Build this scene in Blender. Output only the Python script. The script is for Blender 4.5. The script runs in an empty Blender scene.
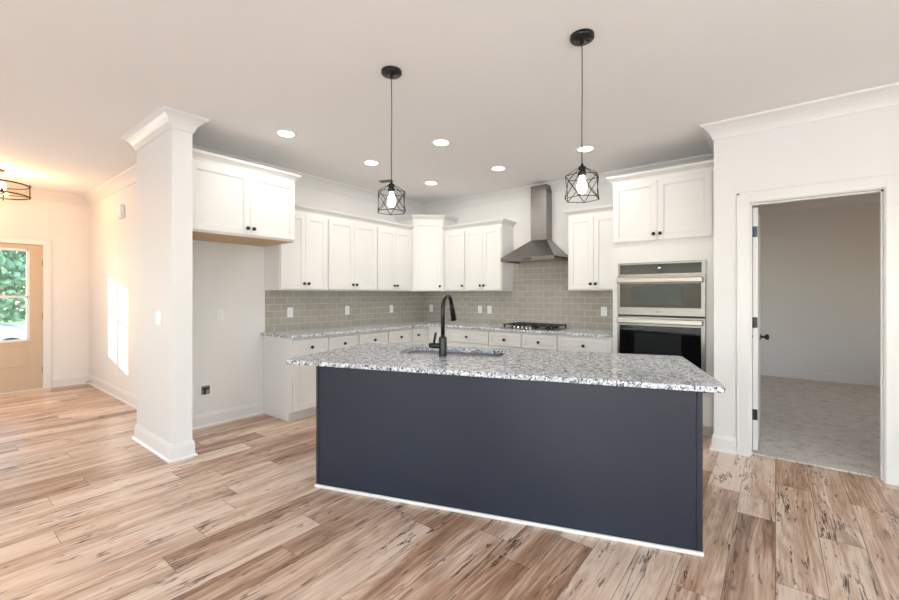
import bpy, bmesh, math, random
from mathutils import Vector, Matrix
S = bpy.context.scene
C = S.collection
PI = math.pi
sin, cos = math.sin, math.cos

# ------------------------------------------------------------------ camera
H = 1.345
YAW = math.radians(38.073)
cam = bpy.data.cameras.new('camera'); camo = bpy.data.objects.new('camera', cam); C.objects.link(camo)
camo.location = (0, 0, H)
camo.rotation_euler = (PI/2, 0, YAW)
cam.sensor_width = 36; cam.sensor_fit = 'HORIZONTAL'
cam.lens = 416.03/899*36
cam.shift_y = -(300-294.28)/899
cam.clip_start = .05; cam.clip_end = 300
S.camera = camo

# ------------------------------------------------------------------ view / world / daylight
S.view_settings.view_transform = 'Standard'
S.view_settings.look = 'None'
S.view_settings.gamma = 1
S.view_settings.exposure = 0.42
S.view_settings.use_curve_mapping = False
W = bpy.data.worlds.new('World'); S.world = W; W.use_nodes = True
wn = W.node_tree.nodes; wl = W.node_tree.links; wn.clear()
wo = wn.new('ShaderNodeOutputWorld'); wb = wn.new('ShaderNodeBackground'); sk = wn.new('ShaderNodeTexSky')
sk.sky_type = 'NISHITA'; sk.sun_disc = False; sk.sun_elevation = math.radians(25); sk.sun_rotation = math.radians(237)
wb.inputs['Strength'].default_value = 0.7
wl.new(sk.outputs[0], wb.inputs[0]); wl.new(wb.outputs[0], wo.inputs[0])

def lamp(name, kind, loc, energy, color=(1, 1, 1), rot=(0, 0, 0), parent=None, **kw):
    l = bpy.data.lights.new(name, kind); l.energy = energy; l.color = color
    for k, v in kw.items(): setattr(l, k, v)
    o = bpy.data.objects.new(name, l); C.objects.link(o); o.location = loc; o.rotation_euler = rot
    if parent: o.parent = parent
    return o
# low sun that comes through the glass of the front door
sd = Vector((1, .64, -.2)).normalized()
lamp('sun', 'SUN', (-30, -15, 10), 7.0, (1, .93, .82), sd.to_track_quat('-Z', 'Y').to_euler(), angle=math.radians(.3))
# daylight in the window openings behind the camera and on the right of it
DAY = (.90, .95, 1.0)
lamp('daylight_window_a', 'AREA', (-2.6, -3.93, 1.45), 24, DAY, (PI/2+.75, 0, 0), shape='RECTANGLE', size=2.3, size_y=1.9)
lamp('daylight_window_b', 'AREA', (.9, -3.93, 1.45), 114, DAY, (PI/2+.75, 0, 0), shape='RECTANGLE', size=2.3, size_y=1.9)
lamp('daylight_window_c', 'AREA', (3.13, .4, 1.45), 50, DAY, (PI/2+.6, 0, PI/2), shape='RECTANGLE', size=2.3, size_y=1.9)
lamp('floor_glare_lamp', 'AREA', (-8.24, -.5, 1.3), 16, DAY, (PI/2, 0, -PI/2), shape='RECTANGLE', size=.75, size_y=1.6)  # lamp added in the unseen front window, for glare on the foyer floor
lamp('carpet_room_fill_lamp', 'AREA', (2.66, 6.6, 1.4), 8, (1, .64, .34), (PI/2, 0, PI/2), shape='RECTANGLE', size=1.3, size_y=1.4)  # warm fill lamp, added to brighten the carpeted room

CAN_W = 4.4        # each recessed light
CAN_COL = (1, .95, .88)
# ------------------------------------------------------------------ material helpers
def mat(name):
    m = bpy.data.materials.new(name); m.use_nodes = True
    return m, m.node_tree.nodes, m.node_tree.links, m.node_tree.nodes['Principled BSDF']
def srgb(r, g, b):
    f = lambda c: (c/255/12.92) if c/255 <= .04045 else ((c/255+.055)/1.055)**2.4
    return (f(r), f(g), f(b), 1)
def plain(name, col, rough=.5, metal=0, spec=.5, bump=None, coat=0, var=None):
    m, n, l, p = mat(name)
    p.inputs['Base Color'].default_value = col
    p.inputs['Roughness'].default_value = rough; p.inputs['Metallic'].default_value = metal
    p.inputs['Specular IOR Level'].default_value = spec
    if coat: p.inputs['Coat Weight'].default_value = coat; p.inputs['Coat Roughness'].default_value = .08
    g = n.new('ShaderNodeNewGeometry')
    no = n.new('ShaderNodeTexNoise'); no.inputs['Scale'].default_value = (bump or (60, 0))[0]; no.inputs['Detail'].default_value = 3
    l.new(g.outputs['Position'], no.inputs['Vector'])
    v = var if var is not None else .02
    mx = n.new('ShaderNodeMix'); mx.data_type = 'RGBA'
    mx.inputs['A'].default_value = tuple(c*(1-v) for c in col[:3])+(1,)
    mx.inputs['B'].default_value = tuple(min(1, c*(1+v)) for c in col[:3])+(1,)
    l.new(no.outputs['Fac'], mx.inputs['Factor']); l.new(mx.outputs['Result'], p.inputs['Base Color'])
    if bump and bump[1] > 0:
        b = n.new('ShaderNodeBump'); b.inputs['Strength'].default_value = bump[1]; b.inputs['Distance'].default_value = .002
        l.new(no.outputs['Fac'], b.inputs['Height']); l.new(b.outputs[0], p.inputs['Normal'])
    return m
def emis(name, col, strength):
    m, n, l, p = mat(name)
    p.inputs['Base Color'].default_value = (.8, .8, .8, 1)
    p.inputs['Emission Color'].default_value = col+(1,) if len(col) == 3 else col
    p.inputs['Emission Strength'].default_value = strength
    return m
class NT:
    """terse math on a node tree"""
    def __init__(s, n, l): s.n, s.l = n, l
    def put(s, sock, v):
        if hasattr(v, 'links'): s.l.new(v, sock)
        else: sock.default_value = v
    def m(s, op, a, b=0.0, c=0.0):
        k = s.n.new('ShaderNodeMath'); k.operation = op
        s.put(k.inputs[0], a); s.put(k.inputs[1], b); s.put(k.inputs[2], c)
        return k.outputs[0]
    def xyz(s, x, y, z=0.0):
        k = s.n.new('ShaderNodeCombineXYZ'); s.put(k.inputs[0], x); s.put(k.inputs[1], y); s.put(k.inputs[2], z); return k.outputs[0]
    def noise(s, v, scale=1, detail=3, rough=.5, dist=0, out='Fac'):
        k = s.n.new('ShaderNodeTexNoise'); s.l.new(v, k.inputs['Vector']); k.inputs['Scale'].default_value = scale
        k.inputs['Detail'].default_value = detail; k.inputs['Roughness'].default_value = rough; k.inputs['Distortion'].default_value = dist
        return k.outputs[out]
    def ramp(s, v, stops, interp='LINEAR'):
        k = s.n.new('ShaderNodeValToRGB'); s.l.new(v, k.inputs[0]); e = k.color_ramp.elements; k.color_ramp.interpolation = interp
        for i, (p, c) in enumerate(stops):
            el = e[i] if i < 2 else e.new(p)
            el.position = p; el.color = c if len(c) == 4 else c+(1,)
        return k.outputs[0]
    def sm(s, v, lo, hi):
        k = s.n.new('ShaderNodeMapRange'); k.interpolation_type = 'SMOOTHSTEP'
        s.put(k.inputs['Value'], v); k.inputs['From Min'].default_value = lo; k.inputs['From Max'].default_value = hi; return k.outputs[0]
    def mix(s, f, a, b, mode='MIX'):
        k = s.n.new('ShaderNodeMix'); k.data_type = 'RGBA'; k.blend_type = mode
        s.put(k.inputs['Factor'], f); s.put(k.inputs['A'], a); s.put(k.inputs['B'], b); return k.outputs['Result']
    def vor(s, v, scale, feature='F1', out='Distance', rnd=1):
        k = s.n.new('ShaderNodeTexVoronoi'); k.feature = feature; s.l.new(v, k.inputs['Vector']); k.inputs['Scale'].default_value = scale
        k.inputs['Randomness'].default_value = rnd
        return k.outputs[out]
    def white(s, v, out='Color'):
        k = s.n.new('ShaderNodeTexWhiteNoise'); k.noise_dimensions = '3D'; s.l.new(v, k.inputs['Vector']); return k.outputs[out]
    def sep(s, v):
        k = s.n.new('ShaderNodeSeparateXYZ'); s.l.new(v, k.inputs[0]); return k.outputs
    def pos(s): return s.n.new('ShaderNodeNewGeometry').outputs['Position']
    def obj(s): return s.n.new('ShaderNodeTexCoord').outputs['Object']
    def bump(s, h, strength, dist, p):
        b = s.n.new('ShaderNodeBump'); b.inputs['Strength'].default_value = strength; b.inputs['Distance'].default_value = dist
        s.l.new(h, b.inputs['Height']); s.l.new(b.outputs[0], p.inputs['Normal'])

def wood_floor():
    m, n, l, p = mat('weathered_oak_planks'); t = NT(n, l)
    X, Y, Z = t.sep(t.pos())
    px = t.m('DIVIDE', X, .19); ix = t.m('FLOOR', px); fx = t.m('FRACT', px)
    r0 = t.white(t.xyz(ix, 3.3), 'Value')
    py = t.m('DIVIDE', t.m('ADD', Y, t.m('MULTIPLY', r0, 5.0)), 1.28); iy = t.m('FLOOR', py); fy = t.m('FRACT', py)
    R = t.sep(t.white(t.xyz(ix, iy, 1.7)))
    gx = t.m('ADD', X, t.m('MULTIPLY', R[0], 19.0)); gy = t.m('ADD', Y, t.m('MULTIPLY', R[1], 23.0))
    broad = t.noise(t.xyz(t.m('MULTIPLY', gx, 9), t.m('MULTIPLY', gy, .8)), 1, 4, .6, .5)
    # cathedral grain: rings of a warped field
    wv = t.noise(t.xyz(t.m('MULTIPLY', gx, 3.6), t.m('MULTIPLY', gy, .34)), 1.3, 2, .5, .25)
    rings = t.m('SINE', t.m('MULTIPLY', wv, 120.0))
    rings = t.m('MULTIPLY_ADD', rings, .5, .5)
    fine = t.noise(t.xyz(t.m('MULTIPLY', gx, 90), t.m('MULTIPLY', gy, 4)), 1, 4, .65)
    g = t.m('ADD', t.m('MULTIPLY', rings, t.m('MULTIPLY', .12, t.sm(broad, .42, .62))), t.m('ADD', t.m('MULTIPLY', fine, .50), t.m('MULTIPLY', broad, .60)))
    g = t.m('ADD', g, t.m('MULTIPLY', t.m('SUBTRACT', R[2], .5), .28))
    col = t.ramp(g, [(.26, srgb(116, 86, 68)), (.41, srgb(166, 130, 105)), (.55, srgb(203, 172, 149)), (.72, srgb(229, 208, 190))])
    # greyish weathered zones
    gz = t.sm(t.noise(t.xyz(t.m('MULTIPLY', gx, 5), t.m('MULTIPLY', gy, 1.3), 7.0), 1, 3, .55, .5), .56, .74)
    col = t.mix(t.m('MULTIPLY', gz, .55), col, srgb(120, 102, 92))
    # dark cracks along the grain
    cn = t.noise(t.xyz(t.m('MULTIPLY', gx, 15), t.m('MULTIPLY', gy, 1.1), 3.0), 1, 5, .62, .9)
    cr = t.m('SUBTRACT', 1.0, t.sm(t.m('ABSOLUTE', t.m('SUBTRACT', cn, .5)), .002, .024))
    msk = t.sm(t.noise(t.xyz(t.m('MULTIPLY', gx, 6), t.m('MULTIPLY', gy, 1.8), 9.0), 1, 3, .6, .4), .50, .60)
    cr = t.m('MULTIPLY', cr, msk)
    # short dashes and worm specks
    sp = t.noise(t.xyz(t.m('MULTIPLY', gx, 42), t.m('MULTIPLY', gy, 7), 5.0), 1, 2, .6)
    sp = t.m('MULTIPLY', t.sm(sp, .60, .68), t.sm(t.noise(t.xyz(t.m('MULTIPLY', gx, 7), t.m('MULTIPLY', gy, 2.5), 2.0), 1, 2, .5), .44, .56))
    # knots
    kv = t.xyz(t.m('MULTIPLY', gx, 4.2), t.m('MULTIPLY', gy, 1.7))
    kd = t.m('ADD', t.vor(kv, 1.0), t.m('MULTIPLY', t.noise(t.xyz(gx, gy, 1.0), 28, 3, .6), .07))
    kn = t.m('SUBTRACT', 1.0, t.sm(kd, .055, .12))
    dark = t.m('MINIMUM', 1.0, t.m('ADD', t.m('MULTIPLY', cr, .95), t.m('ADD', t.m('MULTIPLY', sp, .7), t.m('MULTIPLY', kn, .65))))
    col = t.mix(dark, col, srgb(58, 40, 33))
    # joints
    ex = t.m('MINIMUM', fx, t.m('SUBTRACT', 1.0, fx)); ey = t.m('MINIMUM', fy, t.m('SUBTRACT', 1.0, fy))
    jx = t.m('SUBTRACT', 1.0, t.sm(ex, .004, .014)); jy = t.m('SUBTRACT', 1.0, t.sm(ey, .0006, .0022))
    j = t.m('MAXIMUM', jx, jy)
    col = t.mix(t.m('MULTIPLY', j, .6), col, srgb(72, 50, 38))
    l.new(col, p.inputs['Base Color'])
    l.new(t.m('ADD', .23, t.m('MULTIPLY', g, .16)), p.inputs['Roughness'])
    p.inputs['Specular IOR Level'].default_value = .5
    hh = t.m('SUBTRACT', t.m('MULTIPLY', g, .25), t.m('ADD', j, t.m('MULTIPLY', dark, .5)))
    t.bump(hh, .35, .0012, p)
    return m
def granite():
    m, n, l, p = mat('speckled_granite'); t = NT(n, l)
    v = t.obj()
    nz = t.noise(v, 26, 4, .65)
    c = t.ramp(nz, [(.32, srgb(150, 154, 162)), (.44, srgb(204, 209, 216)), (.56, srgb(232, 236, 241))])
    vc = t.sep(t.vor(v, 120, out='Color'))
    c = t.mix(t.sm(vc[0], .84, .90), c, srgb(150, 150, 155))
    c = t.mix(t.sm(t.noise(v, 64, 3, .6, .6), .56, .60), c, srgb(92, 94, 104))
    c = t.mix(t.sm(t.noise(v, 44, 4, .7, 1.2), .56, .60), c, srgb(28, 27, 31))
    c = t.mix(t.m('MULTIPLY', t.sm(t.noise(v, 31, 2, .5), .62, .7), .5), c, srgb(196, 190, 186))
    l.new(c, p.inputs['Base Color']); p.inputs['Roughness'].default_value = .14; p.inputs['Specular IOR Level'].default_value = .35
    return m
def tiles(axis):
    m, n, l, p = mat('glossy_subway_tile_'+axis); t = NT(n, l)
    X, Y, Z = t.sep(t.pos())
    u = X if axis == 'x' else Y
    b = n.new('ShaderNodeTexBrick')
    l.new(t.xyz(t.m('ADD', u, 10.02), t.m('SUBTRACT', Z, .914)), b.inputs['Vector'])
    b.inputs['Scale'].default_value = 1; b.inputs['Brick Width'].default_value = .158; b.inputs['Row Height'].default_value = .0785
    b.inputs['Mortar Size'].default_value = .0022; b.inputs['Mortar Smooth'].default_value = .2; b.offset = .5
    b.inputs['Color1'].default_value = srgb(174, 168, 157); b.inputs['Color2'].default_value = srgb(181, 175, 164)
    b.inputs['Mortar'].default_value = srgb(222, 218, 210)
    c = t.mix(t.m('MULTIPLY', t.noise(t.pos(), 9, 2), .25), b.outputs['Color'], srgb(148, 141, 128))
    l.new(c, p.inputs['Base Color'])
    l.new(t.m('MULTIPLY_ADD', b.outputs['Fac'], .4, .14), p.inputs['Roughness'])
    t.bump(t.m('SUBTRACT', t.m('MULTIPLY', t.noise(t.pos(), 14, 1), .25), b.outputs['Fac']), .5, .002, p)
    return m
def carpet():
    m, n, l, p = mat('flecked_carpet'); t = NT(n, l)
    a = t.noise(t.pos(), 85, 4, .7); b = t.noise(t.pos(), 9, 3, .6)
    g = t.m('ADD', t.m('MULTIPLY', a, .75), t.m('MULTIPLY', b, .25))
    c = t.ramp(g, [(.38, srgb(140, 130, 118)), (.45, srgb(214, 206, 195)), (.6, srgb(238, 233, 225))])
    l.new(c, p.inputs['Base Color']); p.inputs['Roughness'].default_value = .95; p.inputs['Specular IOR Level'].default_value = .1
    t.bump(a, .8, .01, p)
    return m
def brushed():
    m, n, l, p = mat('brushed_stainless_steel'); t = NT(n, l)
    X, Y, Z = t.sep(t.obj())
    g = t.noise(t.xyz(t.m('MULTIPLY', X, 4), t.m('MULTIPLY', Y, 4), t.m('MULTIPLY', Z, 300)), 1, 2)
    p.inputs['Metallic'].default_value = 1
    l.new(t.ramp(g, [(.3, (.215, .2, .19)), (.7, (.30, .285, .272))]), p.inputs['Base Color'])
    l.new(t.m('MULTIPLY_ADD', g, .12, .26), p.inputs['Roughness'])
    return m
def clear(name, tint=(.96, .98, .98), gloss=.07):
    m, n, l, p = mat(name); n.remove(p)
    o = n['Material Output']; tr = n.new('ShaderNodeBsdfTransparent'); gl = n.new('ShaderNodeBsdfGlossy'); mx = n.new('ShaderNodeMixShader')
    tr.inputs[0].default_value = tint+(1,); gl.inputs['Roughness'].default_value = .03; mx.inputs[0].default_value = gloss
    l.new(tr.outputs[0], mx.inputs[1]); l.new(gl.outputs[0], mx.inputs[2]); l.new(mx.outputs[0], o.inputs['Surface'])
    return m
def leafy(name, c1, c2):
    m, n, l, p = mat(name); t = NT(n, l)
    l.new(t.ramp(t.noise(t.pos(), 5, 3), [(.35, c1), (.65, c2)]), p.inputs['Base Color']); p.inputs['Roughness'].default_value = .6
    return m

M = dict(
    wall=plain('wall_paint', srgb(236, 235, 233), .6, bump=(220, .05)),
    ceil=plain('ceiling_paint', srgb(248, 247, 246), .8, bump=(120, .08)),
    trim=plain('white_trim_paint', srgb(235, 234, 232), .3),
    cab=plain('white_cabinet_paint', srgb(231, 230, 227), .28),
    maple=plain('unfinished_maple', srgb(205, 172, 130), .5, bump=(30, .1), var=.08),
    navy=plain('navy_cabinet_paint', srgb(35, 42, 55), .3),
    black=plain('matte_black_metal', srgb(16, 16, 17), .32),
    iron=plain('cast_iron', srgb(18, 18, 18), .5, bump=(300, .2)),
    cage=plain('dark_bronze_wire', srgb(40, 36, 34), .4, metal=.6),
    bronze=plain('aged_bronze', srgb(70, 52, 34), .4, metal=.9),
    chrome=plain('polished_steel', srgb(205, 203, 200), .12, metal=1),
    sinksteel=plain('satin_sink_steel', srgb(228, 227, 225), .25, metal=1), hsteel=plain('satin_handle_steel', srgb(176, 171, 166), .38, metal=1),
    plastic=plain('white_plastic', srgb(244, 244, 243), .35),
    slot=plain('dark_slot', srgb(60, 58, 56), .6),
    beige=plain('beige_door_paint', srgb(205, 184, 158), .4),
    blackglass=plain('black_oven_glass', srgb(14, 14, 15), .06, spec=.22),
    greyglass=plain('smoked_microwave_glass', srgb(36, 39, 39), .08, spec=.22),
    mesh=plain('microwave_window_screen', srgb(52, 62, 56), .35),
    display=emis('blue_clock_display', (.35, .5, .9), 1.2),
    vent=plain('grey_vent_metal', srgb(150, 140, 128), .5),
    green=plain('green_valve_plastic', srgb(20, 60, 45), .4),
    brass=plain('brass', srgb(170, 130, 70), .3, metal=1),
    hinge=plain('blued_hinge_steel', srgb(70, 78, 92), .35, metal=.6),
    floor=wood_floor(), granite=granite(), tx=tiles('x'), ty=tiles('y'), carpet=carpet(), steel=brushed(),
    glass=clear('window_glass'), drum=clear('seeded_glass', (1, .95, .85), .12),
    leaf=leafy('tree_leaves', srgb(90, 145, 95), srgb(185, 215, 170)), leaf2=leafy('shrub_leaves', srgb(105, 160, 105), srgb(200, 225, 180)),
    bark=plain('bark', srgb(92, 76, 62), .9, bump=(30, .6), var=.2),
    lawn=plain('lawn', srgb(120, 150, 90), .9, bump=(40, .5), var=.15),
    drive=plain('pale_concrete', srgb(200, 200, 198), .85, bump=(60, .3), var=.06),
    carpaint=plain('silver_car_paint', srgb(232, 235, 238), .3, metal=0, coat=.5),
    carglass=plain('dark_car_glass', srgb(70, 90, 105), .06, spec=.8),
    rubber=plain('tyre_rubber', srgb(28, 28, 28), .8),
    bulb=emis('glowing_bulb', (1, .86, .66), 6), warm_bulb=emis('glowing_warm_bulb', (1, .68, .36), 16),
    lens=emis('glowing_downlight_lens', (1, .95, .88), 7),
)

# ------------------------------------------------------------------ mesh helpers
class MB:
    def __init__(s): s.bm = bmesh.new()
    def box(s, x0, x1, y0, y1, z0, z1, bev=0, seg=1):
        t = bmesh.new(); bmesh.ops.create_cube(t, size=1)
        for v in t.verts:
            v.co = Vector((x0 + (v.co.x+.5)*(x1-x0), y0 + (v.co.y+.5)*(y1-y0), z0 + (v.co.z+.5)*(z1-z0)))
        if bev: bmesh.ops.bevel(t, geom=t.edges[:], offset=bev, segments=seg, affect='EDGES', profile=.5)
        s.merge(t); return s
    def merge(s, t, mtx=None):
        if mtx: bmesh.ops.transform(t, matrix=mtx, verts=t.verts)
        me = bpy.data.meshes.new('t'); t.to_mesh(me); t.free(); s.bm.from_mesh(me); bpy.data.meshes.remove(me)
    def prism(s, poly, z0, z1):
        vs = [s.bm.verts.new((x, y, z0)) for x, y in poly]; vt = [s.bm.verts.new((x, y, z1)) for x, y in poly]; k = len(poly)
        s.bm.faces.new(vs[::-1]); s.bm.faces.new(vt)
        for i in range(k): s.bm.faces.new((vs[i], vs[(i+1) % k], vt[(i+1) % k], vt[i]))
        return s
    def hexa(s, a, b):
        """a, b: two quads (bottom, top) of 4 points each"""
        va = [s.bm.verts.new(p) for p in a]; vb = [s.bm.verts.new(p) for p in b]
        s.bm.faces.new(va[::-1]); s.bm.faces.new(vb)
        for i in range(4): s.bm.faces.new((va[i], va[(i+1) % 4], vb[(i+1) % 4], vb[i]))
        return s
    def lathe(s, prof, seg=24, mtx=None):
        """prof: (r, z) pairs; spun about Z"""
        t = bmesh.new(); rings = []
        for r, z in prof:
            rings.append([t.verts.new((r*cos(2*PI*i/seg), r*sin(2*PI*i/seg), z)) for i in range(seg)] if r > 1e-6 else [t.verts.new((0, 0, z))])
        for a, b in zip(rings, rings[1:]):
            for i in range(seg):
                j = (i+1) % seg
                if len(a) == 1 and len(b) == 1: continue
                if len(a) == 1: t.faces.new((a[0], b[j], b[i]))
                elif len(b) == 1: t.faces.new((a[i], a[j], b[0]))
                else: t.faces.new((a[i], a[j], b[j], b[i]))
        for f in t.faces: f.smooth = True
        s.merge(t, mtx); return s
    def tube(s, pts, r, seg=10, caps=True):
        t = bmesh.new(); pts = [Vector(p) for p in pts]; rs = r if isinstance(r, (list, tuple)) else [r]*len(pts)
        rings = []; up = None
        for i, p in enumerate(pts):
            d = (pts[min(i+1, len(pts)-1)] - pts[max(i-1, 0)]).normalized()
            if up is None: up = Vector((0, 0, 1)) if abs(d.z) < .9 else Vector((1, 0, 0))
            x = up.cross(d).normalized(); y = d.cross(x).normalized(); up = y
            rings.append([t.verts.new(p + (x*cos(2*PI*k/seg) + y*sin(2*PI*k/seg))*rs[i]) for k in range(seg)])
        for a, b in zip(rings, rings[1:]):
            for k in range(seg):
                f = t.faces.new((a[k], a[(k+1) % seg], b[(k+1) % seg], b[k])); f.smooth = True
        if caps: t.faces.new(rings[0][::-1]); t.faces.new(rings[-1])
        s.merge(t); return s
    def sweep(s, path, prof, closed=False):
        """path: 2D points walked with the room on the LEFT; prof: (offset into room, z), closed outline"""
        k = len(path); P = [Vector(p) for p in path]; nr = []
        for i in range(k if closed else k-1):
            d = (P[(i+1) % k]-P[i]).normalized(); nr.append(Vector((-d.y, d.x)))
        rings = []
        for i in range(k):
            if closed: a, b = nr[i-1], nr[i]
            else: a = nr[max(i-1, 0)]; b = nr[min(i, k-2)]
            m = (a+b); m = m/ max(m.dot(a), 1e-4) if m.length > 1e-6 else a
            rings.append([s.bm.verts.new((P[i].x+m.x*o, P[i].y+m.y*o, z)) for o, z in prof])
        q = len(prof)
        for i in range(k if closed else k-1):
            a, b = rings[i], rings[(i+1) % k]
            for j in range(q): s.bm.faces.new((a[j], b[j], b[(j+1) % q], a[(j+1) % q]))
        if not closed: s.bm.faces.new(rings[0]); s.bm.faces.new(rings[-1][::-1])
        return s
    def build(s, name, m, parent=None, loc=(0, 0, 0), rotz=0, smooth=None):
        bmesh.ops.recalc_face_normals(s.bm, faces=s.bm.faces)
        me = bpy.data.meshes.new(name); s.bm.to_mesh(me); s.bm.free(); me.materials.append(m)
        o = bpy.data.objects.new(name, me); C.objects.link(o); o.location = loc; o.rotation_euler = (0, 0, rotz)
        if parent: o.parent = parent
        return o
RX = Matrix.Rotation(PI/2, 4, 'X')      # Z axis -> -Y
def RYm(): return Matrix.Rotation(PI/2, 4, 'Y')
def at(x, y, z): return Matrix.Translation((x, y, z))
def thing(name, label, cat, loc=(0, 0, 0), rotz=0, group=None):
    o = bpy.data.objects.new(name, None); C.objects.link(o); o.empty_display_size = .1
    o.location = loc; o.rotation_euler = (0, 0, rotz); o['label'] = label; o['category'] = cat
    if group: o['group'] = group
    return o
def tag(o, label, cat, group=None, kind=None):
    o['label'] = label; o['category'] = cat
    if group: o['group'] = group
    if kind: o['kind'] = kind
    return o
def struct(o, label, cat):
    o['kind'] = 'structure'; o['label'] = label; o['category'] = cat; return o
def wbox(name, m, label, cat, *b):
    q = MB()
    for k in b: q.box(*k)
    return struct(q.build(name, m), label, cat)

# ------------------------------------------------------------------ layout numbers
XL = -4.57          # alcove / kitchen left wall
YB = 5.16           # kitchen back wall
YD = 4.25           # wall with the inner doorway
XF = -8.2           # wall with the front door
YF = 1.6            # foyer side wall
ZC = 2.805          # ceiling
ZS = -4.0; XR = 3.2 # walls behind the camera

# ------------------------------------------------------------------ shell
wbox('floor', M['floor'], 'weathered tan wood plank floor', 'floor', (XF-.15, XR+.15, ZS-.15, YB+.1, -.12, 0))
wbox('floor_carpet', M['carpet'], 'flecked beige carpet inside the inner doorway', 'carpet', (-.30, 2.6, YD+.075, 8.6, -.0, .012))
wbox('floor_base', M['drive'], 'slab under the carpeted room', 'floor', (-.42, 2.75, YB+.1, 8.75, -.12, -.001))
wbox('ceiling', M['ceil'], 'smooth off-white ceiling', 'ceiling', (XF-.15, XR+.15, ZS-.15, YB+.12, ZC, ZC+.12))
wbox('ceiling_carpet_room', M['ceil'], 'ceiling of the carpeted room', 'ceiling', (-.42, 2.75, YB+.12, 8.75, ZC, ZC+.12))
wbox('wall_left', M['wall'], 'white wall behind the fridge alcove and left cabinets', 'wall', (XL-.11, XL, 1.405, YB+.12, 0, ZC))
wbox('wall_back', M['wall'], 'kitchen back wall', 'wall', (XL, -.30, YB, YB+.12, 0, ZC))
wbox('wall_column', M['wall'], 'white stub wall standing between foyer and kitchen', 'wall', (-4.69, -3.815, 1.255, 1.405, 0, ZC))
wbox('wall_foyer', M['wall'], 'cream foyer side wall with the patch of sunlight', 'wall', (XF-.15, XL-.11, YF, YF+.12, 0, ZC))
# front wall with the door opening and an added window opening out of frame
DY0, DY1, DZ = .165, 1.11, 2.06
W1, W2, WZ0, WZ1 = -.92, -.08, .45, 2.15
wbox('wall_front', M['wall'], 'cream foyer wall around the front door', 'wall',
     (XF-.15, XF, ZS, W1, 0, ZC), (XF-.15, XF, W1, W2, 0, WZ0), (XF-.15, XF, W1, W2, WZ1, ZC), (XF-.15, XF, W2, DY0, 0, ZC),
     (XF-.15, XF, DY0, DY1, DZ, ZC), (XF-.15, XF, DY1, YF, 0, ZC))
OX0, OX1, OZ = -.165, .612, 2.10
wbox('wall_right', M['wall'], 'white wall around the inner doorway', 'wall',
     (-.42, OX0-.02, YD, YD+.115, 0, ZC), (OX0-.02, OX1+.02, YD, YD+.115, OZ+.02, ZC), (OX1+.02, XR, YD, YD+.115, 0, ZC), (-.42, -.30, YD+.115, YB+.12, 0, ZC))
wbox('wall_carpet_room', M['wall'], 'white wall of the carpeted room', 'wall', (-.42, 2.72, 8.6, 8.72, 0, ZC), (-.42, -.30, YB+.12, 8.6, 0, ZC), (2.6, 2.72, YD+.115, 5.9, 0, ZC), (2.6, 2.72, 7.3, 8.6, 0, ZC), (2.6, 2.72, 5.9, 7.3, 0, .65), (2.6, 2.72, 5.9, 7.3, 2.15, ZC))  # same white paint as elsewhere; the warm fill lamp tints it
def holed(x0, x1, y0, y1, holes, axis):
    out = []; cuts = sorted(holes); a = x0 if axis == 'x' else y0; end = x1 if axis == 'x' else y1
    for (h0, h1, z0, z1) in cuts:
        for seg in ((a, h0, 0, ZC), (h0, h1, 0, z0), (h0, h1, z1, ZC)):
            out.append((seg[0], seg[1], y0, y1, seg[2], seg[3]) if axis == 'x' else (x0, x1, seg[0], seg[1], seg[2], seg[3]))
        a = h1
    out.append((a, end, y0, y1, 0, ZC) if axis == 'x' else (x0, x1, a, end, 0, ZC))
    return out
wbox('wall_south', M['wall'], 'wall behind the camera', 'wall', *holed(XF, XR, ZS-.15, ZS, [(-3.8, -1.4, .45, 2.45), (-.3, 2.1, .45, 2.45)], 'x'))
wbox('wall_east', M['wall'], 'wall on the right of the camera', 'wall', *holed(XR, XR+.15, ZS, YD, [(-.8, 1.6, .45, 2.45)], 'y'))

# crown and base mouldings
CR = [(0, ZC-.125), (.008, ZC-.125), (.014, ZC-.105), (.026, ZC-.078), (.044, ZC-.052), (.066, ZC-.031), (.090, ZC-.016), (.096, ZC), (0, ZC)]
BB = [(0, 0), (.030, 0), (.030, .012), (.024, .02), (.015, .022), (.015, .105), (.011, .118), (.006, .135), (0, .138)]
def mould(name, prof, path, label, closed=False):
    # counter-clockwise about the room = room on the left
    return struct(MB().sweep(path, prof, closed).build(name, M['trim']), label, 'moulding')
mould('trim_1', CR, [(-.42, YD), (-.42, YB), (XL, YB), (XL, 1.405), (-3.815, 1.405), (-3.815, 1.255), (-4.69, 1.255), (-4.69, YF), (XF, YF), (XF, ZS), (XR, ZS), (XR, YD)],
      'white crown moulding around the ceiling', True)
mould('trim_2', CR, [(2.6, 8.6), (-.3, 8.6), (-.3, YD+.115), (2.6, YD+.115)], 'crown moulding in the carpeted room', True)
mould('baseboard_left', BB, [(XL, 2.405), (XL, 1.405), (-3.815, 1.405), (-3.815, 1.255), (-4.69, 1.255), (-4.69, YF), (XF, YF), (XF, DY1+.085)], 'tall white baseboard around the stub wall and foyer')
mould('baseboard_front', BB, [(XF, DY0-.085), (XF, ZS), (XR, ZS), (XR, YD), (OX1+.092, YD)], 'white baseboard behind the camera')
mould('baseboard_right', BB, [(OX0-.092, YD), (-.42, YD), (-.42, YD+.2)], 'short white baseboard left of the inner doorway')
mould('baseboard_carpet_room', [(a, z+.012) for a, z in BB], [(2.6, YD+.115), (2.6, 8.6), (-.3, 8.6), (-.3, YD+.115)], 'white baseboard in the carpeted room')

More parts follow.
